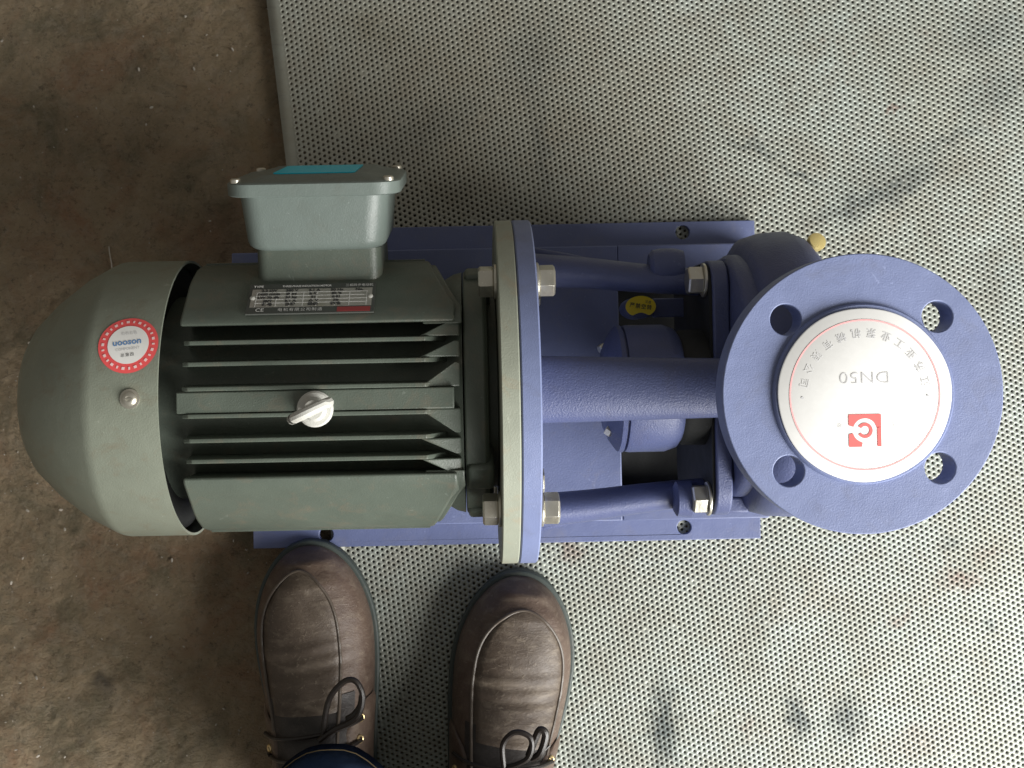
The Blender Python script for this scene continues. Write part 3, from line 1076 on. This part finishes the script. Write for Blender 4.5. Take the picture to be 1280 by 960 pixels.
hl = [circle(FX + 0.0631 * math.cos(R(45 + 90 * k)), 0.0631 * math.sin(R(45 + 90 * k)), 0.0092, 36) for k in range(4)]
holed_plate(bm, circle(FX, 0, 0.0828, 128), hl, FZ - 0.0185, FZ)
dfl = part('discharge_flange', bm, M['blue'], bev=0.0007)
bm = bmesh.new()
lathe(bm, [(FZ + 0.0001, 0.0535), (FZ + 0.0022, 0.0530), (FZ + 0.0030, 0.0522), (FZ + 0.0030, 0.0515)], 'Z', c=(FX - 0.0002, 0, 0), n=96)
part('raised_face', bm, M['blue'], dfl)

# brass bleed plug
bm = bmesh.new()
m4 = Matrix.Translation((0.2450, 0.1010, 0.196)) @ Matrix.Rotation(R(-20), 4, 'X') @ Matrix.Rotation(R(10), 4, 'Y')
lathe(bm, [(-0.030, 0.0045), (0.0, 0.0045), (0.0005, 0.0062), (0.0042, 0.0066), (0.0058, 0.0060), (0.0064, 0.004), (0.0066, 0.001)], 'Z', n=28)
bm.transform(m4)
brs = part('bleed_plug', bm, M['brass'])
bm = bmesh.new()
lathe(bm, [(0, 0.0050), (0.006, 0.0050), (0.0068, 0.004)], 'Z', n=6)
bm.transform(Matrix.Translation((0.2372, 0.0990, 0.190)) @ Matrix.Rotation(R(-35), 4, 'Y') @ Matrix.Rotation(R(-20), 4, 'X'))
part('plug_nut', bm, M['brass'], brs)

# white port cover stuck on the discharge flange (reads from the far side)
CZ = FZ + 0.0048
CX, CY = 0.2297, -0.0004
bm = bmesh.new()
rim = lambda th: 1 + 0.004 * math.sin(3 * th + 1) + 0.003 * math.sin(7 * th)
lathe(bm, [(FZ + 0.0032, 0.0500), (FZ + 0.0036, 0.0508), (CZ - 0.0004, 0.0508), (CZ, 0.0502), (CZ, 0.001)], 'Z', c=(CX, CY, 0), n=96, rfun=rim)
cap = part('port_cover', bm, M['white'])
cm = lambda u, v: (CX - u, CY - v, CZ + 0.0003)        # turned by half a turn
bm = bmesh.new()
n = 96
r0_, r1_ = 0.04335, 0.04425
va = [bm.verts.new(cm(r0_ * math.cos(2 * math.pi * k / n), r0_ * math.sin(2 * math.pi * k / n))) for k in range(n)]
vb = [bm.verts.new(cm(r1_ * math.cos(2 * math.pi * k / n), r1_ * math.sin(2 * math.pi * k / n))) for k in range(n)]
for k in range(n):
    bm.faces.new((va[k], va[(k + 1) % n], vb[(k + 1) % n], vb[k]))
part('red_ring', bm, M['redline'], cap, smooth=False)
lettering('DN50', 0.0098, cm, M['greyink'], cap, off=(0, -0.0104), xs=1.18, space=1.05, bold=-0.00018)
arc = '江苏亚工业泵机械有限公司'
for k, ch in enumerate(arc):
    a = R(-168 + k * 156 / (len(arc) - 1))
    lettering(ch, 0.0060, cm, M['greyink'] if k < 8 else M['paleink'], cap, rot=a + math.pi / 2, off=(0.0365 * math.cos(a), 0.0365 * math.sin(a)))
for sgn in (-1, 1):
    bm = bmesh.new()
    bm.faces.new([bm.verts.new(cm(sgn * 0.0366 + x, 0.001 + y)) for x, y in circle(0, 0, 0.0008, 12)])
    part('dot_mark', bm, M['greyink'], cap, smooth=False)
for u, s_ in ((-0.0165, '®'), (0.0150, '®')):
    lettering(s_, 0.0035, cm, M['paleink'], cap, off=(u, 0.0175))


# emblem: red square holding a pale ring-shaped letter with an open side, and a red inner ring
def emblem():
    S = 0.0095
    cu_, cv_ = 0.0004, 0.0208
    z = 0.0003

    def quadstrip(bm, inner, outer):
        a = [bm.verts.new(cm(cu_ + x, cv_ + y)) for x, y in inner]
        b = [bm.verts.new(cm(cu_ + x, cv_ + y)) for x, y in outer]
        for i in range(len(a) - 1):
            bm.faces.new((a[i], a[i + 1], b[i + 1], b[i]))

    def sq(a):
        c_, s_ = math.cos(a), math.sin(a)
        k = S / max(abs(c_), abs(s_))
        return (k * c_, k * s_)
    bm = bmesh.new()
    # frame between a circle and the square; image-left = +u (cover is turned)
    rr = 0.0071
    angs = [R(20 + 220 * k / 60) for k in range(61)]
    def P(a):          # a measured as seen in the photograph (0 = right, 90 = up)
        return math.cos(a), math.sin(a)
    inner = [(-rr * P(a)[0], -rr * P(a)[1]) for a in [R(12 + 150 * k / 60) for k in range(61)]]
    outer = [(-sq(a)[0], -sq(a)[1]) for a in [R(12 + 150 * k / 60) for k in range(61)]]
    quadstrip(bm, inner, outer)
    inner = [(-rr * P(a)[0], -rr * P(a)[1]) for a in [R(192 + 66 * k / 40) for k in range(41)]]
    outer = [(-sq(a)[0], -sq(a)[1]) for a in [R(192 + 66 * k / 40) for k in range(41)]]
    quadstrip(bm, inner, outer)
    # right-hand leg
    quadstrip(bm, [(-0.0072, -0.0020), (-0.0072, 0.0095)], [(-0.0095, -0.0020), (-0.0095, 0.0095)])
    # inner open ring
    ra, rb = 0.0026, 0.0045
    an = [R(-150 + 300 * k / 50) for k in range(51)]
    quadstrip(bm, [(-ra * P(a)[0], -ra * P(a)[1]) for a in an], [(-rb * P(a)[0], -rb * P(a)[1]) for a in an])
    part('emblem', bm, M['redlogo'], cap, smooth=False)


emblem()

# ------------------------------------------------------------------ the person's feet
person = thing('person', 'standing person in brown leather lace-up shoes and dark blue jeans', 'person', (-0.05, -0.30, 0))


def build_shoe(toe, deg, fracL, fracR, seam_v0):
    L = 0.285
    W = 0.0505
    bx, by = math.sin(R(deg)), -math.cos(R(deg))       # towards the heel
    rx, ry = math.cos(R(deg)), math.sin(R(deg))        # towards image right
    ox, oy, oz = person.location

    def to(x, v, z):
        return Vector((toe[0] + bx * v + rx * x - ox, toe[1] + by * v + ry * x - oy, z))

    def half(v):
        if v < 0.080:
            w = W * math.sqrt(max(0.0, 1 - (1 - v / 0.080) ** 2))
        else:
            t = min(1, (v - 0.080) / 0.13)
            w = W - 0.0125 * t * t * (3 - 2 * t)
        if v > L - 0.042:
            q = (v - (L - 0.042)) / 0.042
            w *= math.sqrt(max(0, 1 - q * q))
        return max(w, 0.0004)

    hs = [(0, 0.0165), (0.003, 0.030), (0.012, 0.046), (0.03, 0.056), (0.06, 0.060), (0.09, 0.0625), (0.12, 0.072), (0.15, 0.088), (0.18, 0.104), (0.21, 0.112), (0.25, 0.106), (0.285, 0.096)]

    def height(v):
        for (a, ha), (b, hb) in zip(hs, hs[1:]):
            if v <= b:
                t = (v - a) / (b - a)
                t = t * t * (3 - 2 * t) * 0.5 + t * 0.5
                return ha + (hb - ha) * t
        return hs[-1][1]
    ZB = 0.0155
    EX = 2 / 2.35

    def surf(v, th, off=0.0):
        """th 0 = right welt, pi = left welt"""
        w, h = half(v), height(v)
        c_, s_ = math.cos(th), math.sin(th)
        x = (w + off) * math.copysign(abs(c_) ** EX, c_)
        z = ZB + (h + off - ZB) * abs(s_) ** EX
        # pinched flex creases over the toe joint
        cr = 0.0007 * math.sin((v - 0.10 + 0.10 * x) * 520) * math.exp(-((v - 0.088) / 0.017) ** 2) * s_
        z += cr + 0.0007 * noise.noise(Vector((x * 60, v * 45, toe[0] * 50))) * s_
        return to(x, v, z)

    def th_of(frac):
        f = max(-0.999, min(0.999, frac))
        return math.acos(math.copysign(abs(f) ** (1 / EX), f))

    def vv(i, n):
        t = i / n
        return L * (t ** 1.7 * 0.55 + t * 0.45)
    NV, NU = 80, 44
    bm = bmesh.new()
    g = [[bm.verts.new(surf(max(0.0003, min(L - 1e-4, vv(i, NV))), math.pi * j / NU)) for j in range(NU + 1)] for i in range(NV + 1)]
    for i in range(NV):
        for j in range(NU):
            bm.faces.new((g[i][j], g[i][j + 1], g[i + 1][j + 1], g[i + 1][j]))
    sh = fin('shoe', bm, M['leather2'], person, ang=180)
    # sole
    bm = bmesh.new()
    out = []
    for i in range(61):
        v = vv(i, 60)
        out.append((half(v) + 0.0042, v))
    loop = [(w, v - 0.004 * math.exp(-v / 0.01)) for w, v in out] + [(-w, v - 0.004 * math.exp(-v / 0.01)) for w, v in out[::-1]]
    loop[0] = (0.004, -0.0042)
    loop[-1] = (-0.004, -0.0042)
    extrude_poly(bm, loop, lambda q: to(q[0] * 0.97, q[1], 0.0004), lambda q: to(q[0], q[1], 0.0165))
    fin('sole', bm, M['sole'], sh, bev=0.0022)
    # welt stitching ridge
    # apron (vamp panel) lifted above the sides, with a pinched seam round it
    VE = 0.131

    def fr(v, f):
        t = (v - seam_v0) / 0.052
        s_ = math.sqrt(max(0, 1 - (1 - min(1, t)) ** 2.0))
        taper = 1 - 0.10 * max(0, (v - 0.10) / 0.1)
        return f * s_ * taper
    mid = (fracL + fracR) * 0.5
    def frs(v, side):
        f = fracR if side > 0 else fracL
        t = min(1, max(0, (v - seam_v0) / 0.052))
        s_ = math.sqrt(max(0, 1 - (1 - t) ** 2.8))
        taper = 1 - 0.16 * max(0, (v - 0.09) / 0.1)
        return (mid + (f - mid) * s_) * taper
    bm = bmesh.new()
    NVp, NUp = 70, 26
    rows_ = []
    for i in range(NVp + 1):
        t = i / NVp
        v = seam_v0 + (VE - seam_v0) * (t ** 1.8 * 0.6 + t * 0.4)
        a, b = frs(v, 1), frs(v, -1)
        row = []
        for j in range(NUp + 1):
            s_ = j / NUp
            f = a + (b - a) * s_
            edge = min(s_, 1 - s_) * NUp
            off = 0.0018 if edge >= 1 else 0.0004
            if i == 0 or i == NVp:
                off = 0.0004
            row.append(bm.verts.new(surf(v, th_of(f), off)))
        rows_.append(row)
    for i in range(NVp):
        for j in range(NUp):
            bm.faces.new((rows_[i][j], rows_[i][j + 1], rows_[i + 1][j + 1], rows_[i + 1][j]))
    vamp = fin('vamp_panel', bm, M['leather'], sh, ang=180)
    pts = []
    for i in range(60, -1, -1):
        t = i / 60
        v = seam_v0 + (0.168 - seam_v0) * (t ** 1.8)
        pts.append(surf(v, th_of(frs(v, -1)), 0.0010))
    for i in range(1, 61):
        t = i / 60
        v = seam_v0 + (0.168 - seam_v0) * (t ** 1.8)
        pts.append(surf(v, th_of(frs(v, 1)), 0.0010))
    bm = bmesh.new()
    tube(bm, pts, 0.0015, 8)
    fin('seam_piping', bm, M['piping'], sh)
    bm = bmesh.new()
    rows_ = []
    for i in range(21):
        v = 0.118 + 0.090 * i / 20
        rows_.append([bm.verts.new(surf(v, th_of(0.72 - 1.46 * j / 24), 0.0009 + 0.0012 * min(1.0, max(0, i - 5) / 6))) for j in range(25)])
    for i in range(20):
        for j in range(24):
            bm.faces.new((rows_[i][j], rows_[i][j + 1], rows_[i + 1][j + 1], rows_[i + 1][j]))
    fin('tongue', bm, M['tongue'], sh, ang=180)
    # facings that carry the eyelets
    for side in (1, -1):
        bm = bmesh.new()
        grid = []
        for i in range(19):
            v = 0.128 + 0.089 * i / 18
            lo = (0.60 if side > 0 else -0.68) + side * (0.30 * max(0.0, (0.147 - v) / 0.019) ** 2)
            row = []
            for j in range(11):
                f = lo + (side * 0.99 - lo) * j / 10
                row.append(bm.verts.new(surf(v, th_of(f), 0.0030 if 0 < j and 0 < i else 0.0012)))
            grid.append(row)
        for i in range(18):
            for j in range(10):
                bm.faces.new((grid[i][j], grid[i][j + 1], grid[i + 1][j + 1], grid[i + 1][j]))
        fin('facing', bm, M['leather2'], sh, ang=180)
    for side in (1, -1):
        for v in ((0.139, 0.155, 0.172) if side > 0 else (0.158, 0.176)):
            p_ = surf(v, th_of(0.79 if side > 0 else -0.86), 0.0036)
            nrm_ = (surf(v, th_of(0.79 if side > 0 else -0.86), 0.02) - p_).normalized()
            q_ = Vector((0, 0, 1)).rotation_difference(nrm_)
            bm = bmesh.new()
            lathe(bm, [(0.0004, 0.0018), (0.0012, 0.0022), (0.0014, 0.0028), (0.0008, 0.0036), (0, 0.0038)], 'Z', n=20, cap0=False, cap1=False)
            bm.transform(Matrix.Translation(p_) @ q_.to_matrix().to_4x4())
            fin('eyelet', bm, M['eyelet'], sh)
        # lace runs across from side to side
    bm = bmesh.new()
    for v in (0.1395, 0.1555, 0.1725):
        run = [surf(v + 0.006 * (k / 10), th_of(0.79 - 1.65 * k / 10), 0.0054) for k in range(11)]
        tube(bm, smooth_path(run, 3), 0.0017, 8)
    fin('lace', bm, M['lace'], sh)
    return sh, to, surf


LT = ((-0.1440, -0.1690), 5.5)
RT = ((0.0455, -0.1960), -7.5)
shL, toL, sfL = build_shoe(LT[0], LT[1], -0.80, 0.50, 0.016)
shR, toR, sfR = build_shoe(RT[0], RT[1], -0.66, 0.80, 0.022)


def lace_loop(sh, pts, z0, z1, rad=0.0019, closed=False):
    ox, oy, oz = person.location
    n_ = len(pts)
    P3 = []
    for i, (x, y) in enumerate(pts):
        z = z0 + (z1 - z0) * math.sin(math.pi * i / (n_ - 1))
        k = (CAM_H - z) / (CAM_H - 0.095)
        P3.append((x - ox, y - oy, z))
    bm = bmesh.new()
    tube(bm, smooth_path(P3, 6), rad, 8)
    fin('lace', bm, M['lace'], sh)


lace_loop(shL, [(-0.1195, -0.3078), (-0.1169, -0.2879), (-0.1118, -0.2731), (-0.1009, -0.2615), (-0.0919, -0.2615), (-0.0867, -0.2731), (-0.09, -0.2879), (-0.0977, -0.2956), (-0.1099, -0.302), (-0.1227, -0.3123)], 0.094, 0.106, 0.0024)
lace_loop(shL, [(-0.0995, -0.2945), (-0.094, -0.2900), (-0.0890, -0.2830), (-0.0880, -0.2760)], 0.095, 0.100, 0.0030)
lace_loop(shR, [(0.0257, -0.3322), (0.0244, -0.3142), (0.0296, -0.3039), (0.0369, -0.3004), (0.0456, -0.3039), (0.0475, -0.3123), (0.0443, -0.3219), (0.0366, -0.3283), (0.0276, -0.3328)], 0.097, 0.110, 0.0023)
lace_loop(shR, [(0.0456, -0.3238), (0.0501, -0.3091), (0.054, -0.3001), (0.0585, -0.3039), (0.0546, -0.3193), (0.0482, -0.3264)], 0.096, 0.105, 0.0030)
lace_loop(shR, [(0.0482, -0.3275), (0.0545, -0.3230), (0.0623, -0.3161)], 0.094, 0.096, 0.0010)


# trouser legs (hem low at the shoe, cut off a little above the knee, out of frame)
def leg(bm, cx, cy, tx, ty, a, b, z0, yaw):
    secs = []
    ox, oy, oz = person.location
    N = 40
    prev = None
    for i in range(15):
        t = i / 14
        z = z0 + (0.52 - z0) * t
        x = cx + (tx - cx) * t
        y = cy + (ty - cy) * t
        aa = a * (1 + 0.10 * t) * (1.04 if i == 0 else 1)
        bb = b * (1 + 0.05 * t) * (1.04 if i == 0 else 1)
        ring = []
        for k in range(N):
            th = 2 * math.pi * k / N
            wob = 1 + 0.035 * noise.noise(Vector((math.cos(th) * 2 + cx * 30, math.sin(th) * 2, z * 22)))
            zz = z - (0.05 * max(0, -math.sin(th)) if i == 0 else 0.05 * max(0, -math.sin(th)) * max(0, 1 - t * 3))
            ring.append(bm.verts.new((x + aa * wob * math.cos(th) - ox, y + bb * wob * math.sin(th) - oy, zz)))
        # the back of the hem hangs lower
        if prev:
            for k in range(N):
                bm.faces.new((prev[k], prev[(k + 1) % N], ring[(k + 1) % N], ring[k]))
        else:
            first = ring
        prev = ring
    bm.faces.new(prev)
    # inside of the hem
    inn = [bm.verts.new(Vector((v.co.x * 0.94 + (cx - ox) * 0.06, v.co.y * 0.94 + (cy - oy) * 0.06, v.co.z + 0.02))) for v in first]
    for k in range(N):
        bm.faces.new((first[(k + 1) % N], first[k], inn[k], inn[(k + 1) % N]))
    return first


bm = bmesh.new()
fl = leg(bm, -0.1085, -0.3885, -0.115, -0.430, 0.0600, 0.0800, 0.118, 0)
hemL = [v.co.copy() for v in fl]
leg(bm, 0.022, -0.442, 0.03, -0.470, 0.0600, 0.0800, 0.118, 0)
tr = fin('trousers', bm, M['denim'], person, ang=180)
bm = bmesh.new()
cx_, cy_ = -0.1085 + 0.05, -0.3885 + 0.30
pts = []
for k in range(2, 19):
    v = hemL[k]
    pts.append((cx_ + (v.x - cx_) * 0.985, cy_ + (v.y - cy_) * 0.985 + 0.001, v.z + 0.0125))
tube(bm, pts, 0.0004, 6)
fin('hem_stitching', bm, M['stitch'], tr)
